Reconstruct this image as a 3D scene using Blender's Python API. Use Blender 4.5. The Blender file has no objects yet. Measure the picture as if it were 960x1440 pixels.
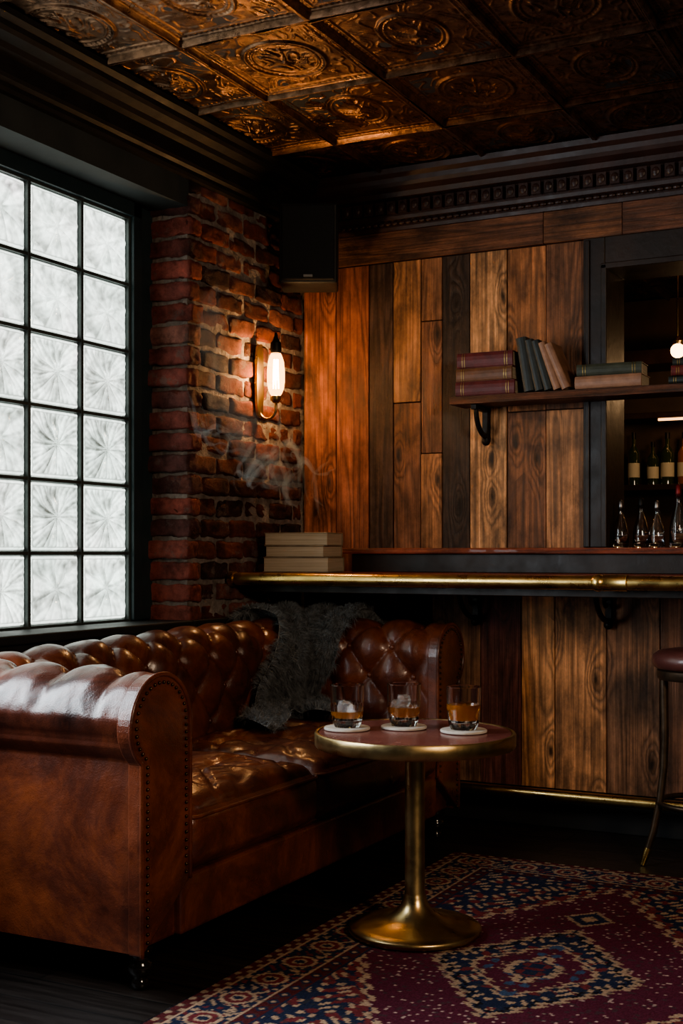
import bpy, bmesh, math, random
import numpy as np
from mathutils import Vector, Matrix, noise
random.seed(7); np.random.seed(7)
S = bpy.context.scene
COL = S.collection
# ------------------------------------------------------------------ helpers
def N(nt, typ, **kw):
    n = nt.nodes.new(typ)
    for k, v in kw.items():
        if k in n.inputs: n.inputs[k].default_value = v
        else: setattr(n, k, v)
    return n
def pmat(name, col=(.5,.5,.5), rough=.5, metal=0, coat=0, emis=None, es=0, trans=0, ior=1.45, spec=None):
    m = bpy.data.materials.new(name); m.use_nodes = True
    b = m.node_tree.nodes['Principled BSDF']
    b.inputs['Base Color'].default_value = (*col, 1)
    b.inputs['Roughness'].default_value = rough
    b.inputs['Metallic'].default_value = metal
    b.inputs['Coat Weight'].default_value = coat
    b.inputs['Transmission Weight'].default_value = trans
    b.inputs['IOR'].default_value = ior
    if spec is not None: b.inputs['Specular IOR Level'].default_value = spec
    if emis: b.inputs['Emission Color'].default_value = (*emis, 1); b.inputs['Emission Strength'].default_value = es
    return m
def math_n(nt, op, a, b=None, c=None):
    n = nt.nodes.new('ShaderNodeMath'); n.operation = op
    for i, x in enumerate((a, b, c)):
        if x is None: continue
        if isinstance(x, (int, float)): n.inputs[i].default_value = x
        else: nt.links.new(x, n.inputs[i])
    return n.outputs[0]
def coords(nt, scale=(1,1,1)):
    g = nt.nodes.new('ShaderNodeTexCoord'); m = nt.nodes.new('ShaderNodeMapping')
    m.inputs['Scale'].default_value = scale
    nt.links.new(g.outputs['Object'], m.inputs[0]); return m.outputs[0]
def ntex(nt, vec, scale, detail=4, rough=.6, dist=0):
    n = N(nt, 'ShaderNodeTexNoise'); n.inputs['Scale'].default_value = scale
    n.inputs['Detail'].default_value = detail; n.inputs['Roughness'].default_value = rough
    n.inputs['Distortion'].default_value = dist
    nt.links.new(vec, n.inputs['Vector']); return n.outputs['Fac']
def ramp(nt, fac, stops):
    r = nt.nodes.new('ShaderNodeValToRGB'); e = r.color_ramp.elements
    while len(e) < len(stops): e.new(.5)
    for i, (p, c) in enumerate(stops):
        e[i].position = p; e[i].color = (*c, 1) if len(c) == 3 else c
    nt.links.new(fac, r.inputs[0]); return r.outputs[0]
def mixc(nt, fac, a, b, mode='MIX'):
    n = nt.nodes.new('ShaderNodeMix'); n.data_type = 'RGBA'; n.blend_type = mode
    for i, x in ((0, fac), (6, a), (7, b)):
        if isinstance(x, (int, float)): n.inputs[i].default_value = x
        elif isinstance(x, tuple): n.inputs[i].default_value = (*x, 1)
        else: nt.links.new(x, n.inputs[i])
    return n.outputs[2]
def bump(nt, h, strength=.3, dist=.01):
    b = nt.nodes.new('ShaderNodeBump'); b.inputs['Strength'].default_value = strength
    b.inputs['Distance'].default_value = dist
    nt.links.new(h, b.inputs['Height'])
    nt.links.new(b.outputs[0], nt.nodes['Principled BSDF'].inputs['Normal'])
def noisy(name, c1, c2, scale=5, rough=.5, rough2=None, metal=0, bs=.2, bscale=40, bd=.005, sc=(1,1,1), coat=0, **kw):
    m = pmat(name, c1, rough, metal, coat, **kw); nt = m.node_tree; b = nt.nodes['Principled BSDF']
    v = coords(nt, sc)
    f = ntex(nt, v, scale, 6, .6)
    nt.links.new(ramp(nt, f, [(.32, c1), (.68, c2)]), b.inputs['Base Color'])
    if rough2 is not None:
        f2 = ntex(nt, v, scale*1.7, 4)
        r = ramp(nt, f2, [(.3, (rough,)*3), (.7, (rough2,)*3)]); nt.links.new(r, b.inputs['Roughness'])
    if bs: bump(nt, ntex(nt, v, bscale, 5), bs, bd)
    return m
def wood(name, axis='z', rough=.45, base=None, gain=1.0, coat=0.0, ring=26, knots=True):
    m = pmat(name, (.2,.1,.05), rough, coat=coat); nt = m.node_tree; b = nt.nodes['Principled BSDF']
    L = nt.links
    tc = nt.nodes.new('ShaderNodeTexCoord')
    at = nt.nodes.new('ShaderNodeAttribute'); at.attribute_name = 'poff'
    add = nt.nodes.new('ShaderNodeVectorMath'); add.operation = 'ADD'
    L.new(tc.outputs['Object'], add.inputs[0]); L.new(at.outputs['Vector'], add.inputs[1])
    def mp(s):
        mm = nt.nodes.new('ShaderNodeMapping'); mm.inputs['Scale'].default_value = s
        L.new(add.outputs[0], mm.inputs[0]); return mm.outputs[0]
    def sw(a, l): return {'z': (a, a, l), 'x': (l, a, a), 'y': (a, l, a)}[axis]
    n1 = ntex(nt, mp(sw(5.0, .5)), 1.0, 2.5, .5, .2)
    kn = None
    if knots:
        sx = nt.nodes.new('ShaderNodeSeparateXYZ'); L.new(mp(sw(5.6, 1.9)), sx.inputs[0])
        cb = nt.nodes.new('ShaderNodeCombineXYZ'); L.new(sx.outputs[0], cb.inputs[0]); L.new(sx.outputs[2], cb.inputs[1])
        vor = nt.nodes.new('ShaderNodeTexVoronoi'); vor.voronoi_dimensions='2D'; vor.inputs['Scale'].default_value = 1
        L.new(cb.outputs[0], vor.inputs['Vector'])
        sc_ = nt.nodes.new('ShaderNodeSeparateColor'); L.new(vor.outputs['Color'], sc_.inputs[0])
        on = math_n(nt,'GREATER_THAN',sc_.outputs[0],.50)
        wob = math_n(nt,'MULTIPLY_ADD',ntex(nt,mp(sw(22,10)),1.0,3),.14,-.07)
        dd = math_n(nt,'ADD',vor.outputs['Distance'],wob)
        ex = math_n(nt,'POWER',2.718,math_n(nt,'MULTIPLY',math_n(nt,'MULTIPLY',dd,dd),-24.0))
        ex = math_n(nt,'MULTIPLY',ex,on)
        n1 = math_n(nt,'MULTIPLY_ADD',ex,.26,n1)
        core = math_n(nt,'MULTIPLY',math_n(nt,'POWER',2.718,math_n(nt,'MULTIPLY',math_n(nt,'MULTIPLY',dd,dd),-170.0)),on)
        kn = core
    rg = math_n(nt, 'SINE', math_n(nt, 'MULTIPLY', n1, ring*6.28*.5))
    rg = math_n(nt, 'MULTIPLY_ADD', rg, .5, .5)
    rg = math_n(nt, 'POWER', rg, .7)
    fine = ntex(nt, mp(sw(190, 2.2)), 1.0, 4, .75)
    med = ntex(nt, mp(sw(55, .9)), 1.0, 7, .8)
    blot = ntex(nt, mp(sw(6, 3.6)), 1.0, 9, .72)
    t = math_n(nt, 'MULTIPLY', math_n(nt, 'MULTIPLY_ADD', rg, .52, .48), math_n(nt, 'MULTIPLY_ADD', fine, 1.8, .1))
    t = math_n(nt, 'MULTIPLY', t, math_n(nt, 'MAXIMUM', math_n(nt, 'MULTIPLY_ADD', med, 3.6, -.8), .12))
    t = math_n(nt, 'MULTIPLY', t, math_n(nt, 'MAXIMUM', math_n(nt, 'MULTIPLY_ADD', blot, 3.8, -.95), .12))
    t = math_n(nt, 'MAXIMUM', math_n(nt, 'MULTIPLY', t, gain), .06)
    if base is None:
        ac = nt.nodes.new('ShaderNodeAttribute'); ac.attribute_name = 'pcol'; c = ac.outputs['Color']
    else:
        rgb = nt.nodes.new('ShaderNodeRGB'); rgb.outputs[0].default_value = (*base, 1); c = rgb.outputs[0]
    comb = nt.nodes.new('ShaderNodeCombineColor')
    for i in range(3): L.new(t, comb.inputs[i])
    c = mixc(nt, 1.0, c, comb.outputs[0], 'MULTIPLY')
    if kn is not None: c = mixc(nt, math_n(nt,'MULTIPLY',kn,.95), c, (.010,.006,.004))
    L.new(c, b.inputs['Base Color'])
    L.new(ramp(nt, blot, [(.35,(rough+.18,)*3),(.65,(rough-.05,)*3)]), b.inputs['Roughness'])
    bump(nt, t, .5, .005)
    return m
class MB:
    def __init__(s): s.v=[]; s.f=[]; s.mi=[]; s.c=[]; s.o=[]
    def add(s, verts, faces, mi=0, col=(1,1,1), off=(0,0,0)):
        k = len(s.v); s.v += [tuple(p) for p in verts]
        s.f += [tuple(i+k for i in f) for f in faces]; s.mi += [mi]*len(faces)
        s.c += [(*col, 1)]*len(verts); s.o += [off]*len(verts)
    def box(s, x0,x1,y0,y1,z0,z1, mi=0, col=(1,1,1), off=(0,0,0), M=None):
        vs = [Vector((x,y,z)) for x in (x0,x1) for y in (y0,y1) for z in (z0,z1)]
        if M: vs = [M @ p for p in vs]
        s.add(vs, [(0,1,3,2),(4,6,7,5),(0,4,5,1),(2,3,7,6),(0,2,6,4),(1,5,7,3)], mi, col, off)
    def lathe(s, prof, loc=(0,0,0), seg=32, mi=0, col=(1,1,1), M=None, fn=None):
        vs=[]; fs=[]
        for j,(r,z) in enumerate(prof):
            for i in range(seg):
                a = 2*math.pi*i/seg; rr = r*(fn(a,j,z) if fn else 1)
                p = Vector((rr*math.cos(a), rr*math.sin(a), z))
                if M: p = M @ p
                vs.append(p + Vector(loc))
        for j in range(len(prof)-1):
            for i in range(seg):
                i2=(i+1)%seg; fs.append((j*seg+i, j*seg+i2, (j+1)*seg+i2, (j+1)*seg+i))
        s.add(vs, fs, mi, col)
    def tube(s, pts, r, seg=10, mi=0, col=(1,1,1), closed=False):
        pts=[Vector(p) for p in pts]; n=len(pts); vs=[]; fs=[]
        rs = r if isinstance(r,(list,tuple)) else [r]*n
        up=None
        for i,p in enumerate(pts):
            if closed: t=(pts[(i+1)%n]-pts[i-1])
            else: t=pts[min(i+1,n-1)]-pts[max(i-1,0)]
            t.normalize()
            if up is None:
                up = Vector((0,0,1)) if abs(t.z)<.9 else Vector((1,0,0))
            a=(up-t*up.dot(t)).normalized(); b=t.cross(a); up=a
            for k in range(seg):
                an=2*math.pi*k/seg; vs.append(p+(a*math.cos(an)+b*math.sin(an))*rs[i])
        for i in range(n if closed else n-1):
            i2=(i+1)%n
            for k in range(seg):
                k2=(k+1)%seg; fs.append((i*seg+k,i*seg+k2,i2*seg+k2,i2*seg+k))
        if not closed:
            fs.append(tuple(range(seg))[::-1]); fs.append(tuple((n-1)*seg+k for k in range(seg)))
        s.add(vs, fs, mi, col)
    def ball(s, c, r, mi=0, seg=10, col=(1,1,1), sc=(1,1,1)):
        prof=[(max(1e-4,math.sin(math.pi*j/seg)),-math.cos(math.pi*j/seg)) for j in range(seg+1)]
        s.lathe([(a*r,b*r) for a,b in prof], c, seg*2 if seg<8 else seg+4, mi, col, M=Matrix.Diagonal((*sc,)).to_3x3())
    def build(s, name, mats, bevel=0, smooth=False, bseg=2, parent=None, sm_angle=None):
        me = bpy.data.meshes.new(name); me.from_pydata(s.v, [], s.f); me.update()
        for m in (mats if isinstance(mats,(list,tuple)) else [mats]): me.materials.append(m)
        me.polygons.foreach_set('material_index', s.mi)
        ca = me.color_attributes.new('pcol','FLOAT_COLOR','POINT'); ca.data.foreach_set('color', np.array(s.c,dtype=np.float32).ravel())
        oa = me.attributes.new('poff','FLOAT_VECTOR','POINT'); oa.data.foreach_set('vector', np.array(s.o,dtype=np.float32).ravel())
        bm=bmesh.new(); bm.from_mesh(me); bmesh.ops.recalc_face_normals(bm, faces=bm.faces); bm.to_mesh(me); bm.free()
        if smooth: me.polygons.foreach_set('use_smooth',[True]*len(me.polygons))
        if smooth and sm_angle: me.set_sharp_from_angle(angle=sm_angle)
        ob = bpy.data.objects.new(name, me); COL.objects.link(ob)
        if bevel:
            md=ob.modifiers.new('bev','BEVEL'); md.width=bevel; md.segments=bseg; md.limit_method='ANGLE'
        if parent: attach(ob, parent)
        return ob
def empty(name, loc=(0,0,0)):
    e=bpy.data.objects.new(name,None); e.location=loc; e.empty_display_size=.1; COL.objects.link(e); return e
def attach(o,p):
    o.parent=p; o.matrix_parent_inverse=Matrix.Translation(-Vector(p.location))
def rnd(a,b): return random.uniform(a,b)
def roff(): return (rnd(-50,50), rnd(-50,50), rnd(-50,50))
# ------------------------------------------------------------------ constants
XL=-2.98; YB=5.40; ZC=2.95
# ------------------------------------------------------------------ materials
M_plank = wood('reclaimed_planks','z',.38, gain=1.62)
M_hplank= wood('header_planks','x',.45, gain=1.35, knots=False)
M_mahog = wood('mahogany','x',.34, base=(.20,.050,.028), coat=.1, gain=1.5, knots=False)
M_darkw = noisy('dark_wood',(.012,.008,.006),(.03,.016,.010),6,.38,.55,bs=.2,sc=(1,1,1))
M_black = noisy('black_paint',(.010,.011,.012),(.018,.019,.021),4,.5,.65,bs=.1)
M_plaster=noisy('dark_plaster',(.024,.030,.031),(.036,.043,.044),5,.75,bs=.15,bscale=25)
M_mould = noisy('stained_moulding',(.020,.010,.009),(.042,.019,.015),9,.35,.5,bs=.2)
M_frame = noisy('window_frame_paint',(.014,.028,.034),(.028,.046,.052),6,.42,bs=.1)
M_joint = noisy('glazing_bar_paint',(.035,.045,.045),(.06,.072,.070),9,.4,bs=.1)
M_brass = noisy('aged_brass',(.70,.49,.19),(.47,.32,.12),7,.20,.40,metal=1,bs=.06,bscale=60)
M_brassd= noisy('dark_brass',(.54,.40,.20),(.35,.25,.12),9,.26,.42,metal=1,bs=.06)
M_iron  = noisy('black_iron',(.012,.011,.010),(.03,.025,.022),20,.4,.6,metal=.6,bs=.2)
M_mortar= noisy('mortar',(.09,.072,.066),(.34,.29,.26),12,.95,bs=.9,bscale=50,bd=.015)
def brickmat():
    m=pmat('red_brick',(.3,.1,.06),.85); nt=m.node_tree; b=nt.nodes['Principled BSDF']
    ac=nt.nodes.new('ShaderNodeAttribute'); ac.attribute_name='pcol'
    v=coords(nt); f=ntex(nt,v,14,8,.7)
    c=mixc(nt,1.0,ac.outputs['Color'],ramp(nt,f,[(.3,(.25,.22,.22)),(.55,(1,1,1)),(.75,(1.5,1.35,1.25))]),'MULTIPLY')
    f3=ntex(nt,v,8,9,.8)
    c=mixc(nt,ramp(nt,f3,[(.55,(0,0,0)),(.61,(.6,.6,.6))]),c,(.28,.23,.21))
    f4=ntex(nt,v,2.6,5,.65)
    c=mixc(nt,1.0,c,ramp(nt,f4,[(.36,(.40,.36,.36)),(.6,(1.15,1.15,1.15))]),'MULTIPLY')
    nt.links.new(c,b.inputs['Base Color']); bump(nt,ntex(nt,v,34,9,.82),1.0,.026); return m
M_brick=brickmat()
def leather(name,c1,c2,c3,rough=.3):
    m=pmat(name,c1,rough,coat=.4); nt=m.node_tree; b=nt.nodes['Principled BSDF']
    b.inputs['Coat Roughness'].default_value=.2
    v=coords(nt); f=ntex(nt,v,2.4,9,.76,.5)
    nt.links.new(ramp(nt,f,[(.34,c1),(.5,c2),(.66,c3)]),b.inputs['Base Color'])
    f2=ntex(nt,v,8,7,.7); nt.links.new(ramp(nt,f2,[(.3,(rough-.05,)*3),(.7,(rough+.18,)*3)]),b.inputs['Roughness'])
    vo=nt.nodes.new('ShaderNodeTexVoronoi'); vo.inputs['Scale'].default_value=260; nt.links.new(v,vo.inputs['Vector'])
    wr=ntex(nt,v,7,6,.6,.6)
    h=math_n(nt,'ADD',math_n(nt,'MULTIPLY',vo.outputs['Distance'],.07),math_n(nt,'MULTIPLY',wr,.7))
    bump(nt,h,.5,.012); return m
M_leather=leather('cognac_leather',(.026,.009,.007),(.105,.028,.015),(.24,.066,.028),.27)
M_leather2=leather('oxblood_leather',(.07,.022,.018),(.11,.036,.030),(.15,.055,.045),.35)
def coppermat():
    m=pmat('pressed_copper',(.4,.2,.1),.35,metal=.92); nt=m.node_tree; b=nt.nodes['Principled BSDF']
    g=nt.nodes.new('ShaderNodeNewGeometry'); v=g.outputs['Position']
    f=ntex(nt,v,2.2,6,.6); c=ramp(nt,f,[(.3,(.13,.085,.065)),(.55,(.28,.155,.092)),(.75,(.42,.23,.13))])
    f3=ntex(nt,v,24,6,.7); c=mixc(nt,1.0,c,ramp(nt,f3,[(.35,(.30,.28,.27)),(.6,(1,1,1))]),'MULTIPLY')
    nt.links.new(c,b.inputs['Base Color'])
    f2=ntex(nt,v,9,5); nt.links.new(ramp(nt,f2,[(.3,(.22,)*3),(.7,(.44,)*3)]),b.inputs['Roughness'])
    bump(nt,ntex(nt,v,45,6,.7),.3,.006); return m
M_copper=coppermat()
def floormat():
    m=pmat('dark_floorboards',(.02,.015,.012),.35); nt=m.node_tree; b=nt.nodes['Principled BSDF']
    v=coords(nt); br=nt.nodes.new('ShaderNodeTexBrick'); nt.links.new(v,br.inputs['Vector'])
    br.inputs['Scale'].default_value=1; br.inputs['Brick Width'].default_value=1.6; br.inputs['Row Height'].default_value=.14
    br.inputs['Mortar Size'].default_value=.003
    br.inputs['Color1'].default_value=(.026,.019,.016,1); br.inputs['Color2'].default_value=(.014,.011,.010,1); br.inputs['Mortar'].default_value=(.002,.002,.002,1)
    f=ntex(nt,coords(nt,(3,40,1)),1,6)
    c=mixc(nt,1.0,br.outputs['Color'],ramp(nt,f,[(.3,(.5,.5,.5)),(.7,(1.4,1.3,1.2))]),'MULTIPLY')
    nt.links.new(c,b.inputs['Base Color']); nt.links.new(ramp(nt,f,[(.3,(.36,)*3),(.7,(.55,)*3)]),b.inputs['Roughness'])
    bump(nt,math_n(nt,'ADD',math_n(nt,'MULTIPLY',f,.3),math_n(nt,'SUBTRACT',1.0,br.outputs['Fac'])),.4,.004); return m
M_floor=floormat()
M_glass=pmat('clear_glass',(1,1,1),.0,trans=1,ior=1.5)
M_glassd=pmat('bottle_glass',(.03,.045,.02),.05,ior=1.5,coat=1)
M_whisky=pmat('whisky',(.70,.27,.045),.05,trans=.6,ior=1.36)
M_ice=pmat('ice',(.92,.95,.98),.15,trans=.8,ior=1.31)
M_page=noisy('book_pages',(.42,.34,.24),(.60,.50,.37),30,.9,bs=.5,bscale=200,sc=(.1,.1,6))
M_gold=pmat('gilt',(.40,.28,.11),.45,metal=1)
# ------------------------------------------------------------------ camera
cam=bpy.data.cameras.new('camera'); co=bpy.data.objects.new('camera',cam); COL.objects.link(co)
co.location=(0,0,1.2); co.rotation_euler=(math.radians(90),0,math.radians(27.2))
cam.sensor_width=36; cam.lens=44.75; cam.shift_y=58/1440; cam.clip_start=.05
S.camera=co
# ------------------------------------------------------------------ room shell
b=MB(); b.box(-3.3,2.2,-1.6,9.0,-.1,0); b.build('floor',M_floor)
ceil=empty('ceiling')
b=MB(); b.box(-3.3,2.2,-1.6,9.0,ZC+.012,ZC+.1); b.build('ceiling_slab',M_black,parent=ceil)
def tile_mesh(seed):
    TX,TY=.5,.58; n=130
    xs=np.linspace(-1,1,n+1); X,Y=np.meshgrid(xs,xs,indexing='ij')
    A=np.maximum(abs(X),abs(Y)); ox,oy=((.44,.56) if seed==1 else (.56,.56))
    R=np.sqrt((X/ox)**2+(Y/oy)**2); TH=np.arctan2(Y,X)
    g=lambda d,w: np.exp(-(d/w)**2)
    along=np.where(abs(X)>abs(Y),Y,X)
    h=np.zeros_like(X)
    h+=.024*(A>.955)
    h+=.008*g(A-.925,.015)
    h+=.003*g(A-.875,.02)*(.5+.5*np.cos(along*75))
    h+=.005*g(A-.825,.012)
    h+=.008*g(R-1,.045)+.005*g(R-.84,.025)+.003*g(R-.92,.03)*(.5+.5*np.cos(TH*44))
    f=np.zeros_like(X)
    for i in range(X.shape[0]):
        for j in range(X.shape[1]):
            f[i,j]=noise.noise(Vector((X[i,j]*3.2+seed*9,Y[i,j]*3.2,abs(X[i,j])*1.5)))
    leaf=np.clip(1-abs(np.sin(f*9+2*R))*2.2,0,1)
    h+=.008*(R<.76)*leaf*np.clip((.78-R)*5,0,1)
    h+=.008*g(R,.25)
    h+=.0045*(R>1.15)*(A<.78)*leaf
    h+=.0012*np.sin(X*7+seed)*np.sin(Y*6+seed*2)+.0015*f
    vs=np.stack([X*TX/2,Y*TY/2,-h],-1).reshape(-1,3)
    idx=np.arange((n+1)**2).reshape(n+1,n+1)
    fs=np.stack([idx[:-1,:-1],idx[:-1,1:],idx[1:,1:],idx[1:,:-1]],-1).reshape(-1,4)
    me=bpy.data.meshes.new('tin_tile'); me.from_pydata(vs.tolist(),[],fs.tolist()); me.materials.append(M_copper)
    me.polygons.foreach_set('use_smooth',[True]*len(me.polygons)); return me
tiles=[tile_mesh(1),tile_mesh(2)]
k=0
for i in range(10):
    for j in range(18):
        x=-3.0+.25+i*.5; y=YB-.01-.29-(j-6)*.58
        if y<-1.4 or x>2.0: continue
        o=bpy.data.objects.new('tile_%d'%k,tiles[(i+j)%2]); COL.objects.link(o); k+=1
        o.location=(x,y,ZC+.010); o.rotation_euler=(rnd(-.012,.012),rnd(-.012,.012),0 if (i*3+j)%2 else math.pi); o.parent=ceil
wl=empty('wall_left',(XL,2,0))
b=MB()
b.box(-3.3,XL,-1.6,4.41,0,.885); b.box(-3.3,XL,-1.6,4.41,2.64,ZC)
b.box(-3.3,XL,2.75,3.0,.885,2.64); b.box(-3.3,XL,-1.6,1.2,.885,2.64)
b.box(-3.3,-3.2,3.0,4.41,.885,2.64)
b.build('plaster',M_plaster,parent=wl)
b=MB(); b.box(-3.3,XL-.012,4.418,YB+.1,0,ZC); b.build('mortar',M_mortar,parent=wl)
def brick_template():
    bm=bmesh.new(); bmesh.ops.create_cube(bm,size=2); bmesh.ops.subdivide_edges(bm,edges=bm.edges,cuts=7,use_grid_fill=True)
    vs=[v.co.copy() for v in bm.verts]; fs=[[v.index for v in f.verts] for f in bm.faces]; bm.free(); return vs,fs
BV,BF=brick_template()
def brick(mb,c,d,col):
    sd=Vector((rnd(0,99),rnd(0,99),rnd(0,99))); r=.012
    out=[]; tilt=rnd(-.025,.025)
    for v in BV:
        p=Vector((v.x*d[0],v.y*d[1],v.z*d[2]))
        q=Vector([max(-d[i]+r,min(d[i]-r,p[i])) for i in range(3)]); e=p-q
        if e.length>1e-6: p=q+e.normalized()*r*min(1,e.length/r)
        nn=noise.noise_vector((p+Vector(c))*18+sd)*.0095+noise.noise_vector(p*55+sd)*.005
        out.append(p+nn+Vector(c)+Vector((0,0,tilt*p.y)))
    mb.add(out,BF,0,col)
def bcol():
    t=random.random(); base=(.24,.064,.047)
    if t<.25: base=(.15,.043,.034)
    elif t<.42: base=(.30,.112,.088)
    elif t<.53: base=(.080,.034,.031)
    k=rnd(.75,1.2); return tuple(x*k for x in base)
b=MB(); P=.09; z=.045; row=0
while z<ZC:
    L=.225; y=4.41
    first=.225 if row%2 else .105
    while y<YB-.01:
        ln=first if y==4.41 else L
        ln=min(ln,YB-y)
        if ln>.03: brick(b,(XL-.05+rnd(-.010,.006),y+ln/2-.005,z),(.05,(ln-.013)/2,.0375+rnd(-.003,.001)),bcol())
        y+=ln
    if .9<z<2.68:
        bc=bcol(); cc=(min(.62,bc[0]*2.2+.08),min(.3,bc[1]*2.2+.03),min(.26,bc[2]*2.2+.03))  # reveal bricks lightened: window light put into their colour
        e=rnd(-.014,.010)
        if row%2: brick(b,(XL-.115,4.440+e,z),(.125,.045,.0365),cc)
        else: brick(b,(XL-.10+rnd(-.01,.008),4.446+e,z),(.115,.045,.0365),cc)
    z+=P; row+=1
b.build('bricks',M_brick,smooth=True,parent=wl)
# window glass-block
win=empty('window_1',(-3.16,3.6,1.7))
YW1=4.246; CW=.305; RH=.275; Z0=.925; NC=4
M_block=pmat('pressed_glass_block',(.25,.28,.27),.12,coat=.6)
def block_mesh(kind):
    n=72; xs=np.linspace(-1,1,n+1); X,Y=np.meshgrid(xs,xs,indexing='ij')
    R=np.sqrt(X**2+Y**2); TH=np.arctan2(Y,X); A=np.maximum(abs(X),abs(Y))
    rs=np.random.RandomState(kind); ph=rs.rand()*.3
    nsp=8 if kind%2 else 12
    F=np.zeros_like(X)
    for i in range(n+1):
        for j in range(n+1): F[i,j]=noise.fractal(Vector((X[i,j]*2.2+kind*7,Y[i,j]*2.2,kind*3.3)),1.0,2.0,4)
    wob=F*.35
    fr=((TH+ph+wob*.25)/(2*np.pi)*nsp)%1
    spike=1-np.abs(fr-.5)*2
    star=np.clip((spike-R*.60)*2.2,0,1)*np.clip(1.25-R,0,1)
    fan=(.5+.5*np.cos(TH*nsp*3+7*R+4*wob))*np.clip(R-.25,0,1)
    rim=np.clip((A-.84)/.16,0,1)
    h=.010*star+.005*fan+.006*F; h*=(1-rim); h-=.012*rim**2
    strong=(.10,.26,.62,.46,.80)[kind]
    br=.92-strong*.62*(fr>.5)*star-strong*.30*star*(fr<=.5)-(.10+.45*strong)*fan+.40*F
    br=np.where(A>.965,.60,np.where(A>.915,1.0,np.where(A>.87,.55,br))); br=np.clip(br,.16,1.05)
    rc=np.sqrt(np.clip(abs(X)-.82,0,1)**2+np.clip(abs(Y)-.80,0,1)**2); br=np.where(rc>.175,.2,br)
    hw=(CW-.018)/2; hh=(RH-.016)/2
    vs=np.stack([h,X*hw,Y*hh],-1).reshape(-1,3)
    idx=np.arange((n+1)**2).reshape(n+1,n+1)
    fs=np.stack([idx[:-1,:-1],idx[1:,:-1],idx[1:,1:],idx[:-1,1:]],-1).reshape(-1,4)
    me=bpy.data.meshes.new('glass_block'); me.from_pydata(vs.tolist(),[],fs.tolist())
    at=me.attributes.new('lum','FLOAT','POINT'); at.data.foreach_set('value',br.ravel().astype(np.float32))
    me.polygons.foreach_set('use_smooth',[True]*len(me.polygons)); me.materials.append(M_block); return me
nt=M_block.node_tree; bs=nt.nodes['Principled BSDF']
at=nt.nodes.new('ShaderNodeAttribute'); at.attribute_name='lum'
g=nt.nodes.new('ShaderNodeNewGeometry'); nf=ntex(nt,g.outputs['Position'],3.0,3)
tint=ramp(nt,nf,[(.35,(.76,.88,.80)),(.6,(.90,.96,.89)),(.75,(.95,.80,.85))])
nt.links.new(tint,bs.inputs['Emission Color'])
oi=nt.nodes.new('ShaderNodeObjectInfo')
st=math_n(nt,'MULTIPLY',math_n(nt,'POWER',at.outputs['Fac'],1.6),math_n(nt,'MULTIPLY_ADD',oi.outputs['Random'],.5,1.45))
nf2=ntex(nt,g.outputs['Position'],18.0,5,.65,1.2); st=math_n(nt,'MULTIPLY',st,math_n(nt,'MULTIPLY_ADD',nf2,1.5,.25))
nt.links.new(st,bs.inputs['Emission Strength'])  # daylight through the glass is painted as patterned emission
bmesh_k=[block_mesh(i) for i in range(5)]
k=0
for c in range(NC):
    for r in range(6):
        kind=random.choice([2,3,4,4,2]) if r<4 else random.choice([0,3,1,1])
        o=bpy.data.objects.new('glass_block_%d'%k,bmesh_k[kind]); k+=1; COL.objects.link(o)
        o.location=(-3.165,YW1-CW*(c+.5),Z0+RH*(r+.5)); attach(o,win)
b=MB()
yl=YW1-CW*NC
for c in range(NC+1): y=YW1-CW*c; b.box(-3.19,-3.156,y-.008,y+.008,Z0-.01,Z0+RH*6+.01,1)
for r in range(7): zz=Z0+RH*r; b.box(-3.19,-3.158,yl,YW1,zz-.007,zz+.007,1)
b.box(-3.2,-3.140,YW1+.005,YW1+.060,Z0,2.64); b.box(-3.2,-3.165,YW1+.06,4.415,Z0,2.64)
b.box(-3.2,-3.140,yl,YW1+.06,Z0+RH*6+.005,2.64); b.box(-3.2,-3.140,3.0,yl,Z0,2.64)
b.box(-3.195,-3.185,yl,YW1,Z0,Z0+RH*6)
b.build('frame',[M_frame,M_joint],bevel=.003,parent=win)
b=MB(); b.box(-3.15,-2.945,1.1,4.40,.888,.922); b.box(-2.978,-2.945,4.40,4.72,.888,.922); b.box(-2.978,-2.962,1.1,4.72,.02,.888)
b.build('trim_1',M_black,bevel=.006)
w2=empty('added_window',(-3.1,2.0,1.7)); b=MB()  # added window out of view, a frame for the fill light behind it
for y in (1.22,1.97,2.73): b.box(-3.16,-3.11,y-.02,y+.02,.885,2.64)
for z in (.935,1.76,2.62): b.box(-3.16,-3.11,1.2,2.75,z-.02,z+.02)
b.build('frame',M_frame,bevel=.004,parent=w2)
# back wall
wb=empty('wall_back',(0,YB,0))
b=MB()
OX0,OX1,OZ0,OZ1=-1.588,-.10,1.20,2.56
b.box(-3.3,OX0,YB+.03,YB+.12,0,ZC); b.box(OX1,2.2,YB+.03,YB+.12,0,ZC)
b.box(OX0,OX1,YB+.03,YB+.12,0,OZ0); b.box(OX0,OX1,YB+.03,YB+.12,OZ1,ZC)
b.build('studs',M_darkw,parent=wb)
b=MB()
def plank(x0,x1,z0,z1,col):
    d=rnd(-.007,.004); g=.0022
    b.box(x0+g,x1-g,YB+d,YB+.03,z0+g,z1-g,0,col,roff())
def jit(c): k=rnd(.9,1.1); return tuple(x*k for x in c)
RB=(.17,.062,.037); OR=(.27,.118,.056); DK=(.055,.031,.022); MD=(.22,.108,.060); VD=(.036,.023,.018); TN=(.42,.235,.125); BR=(.155,.072,.042); LB=(.30,.152,.080)
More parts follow.
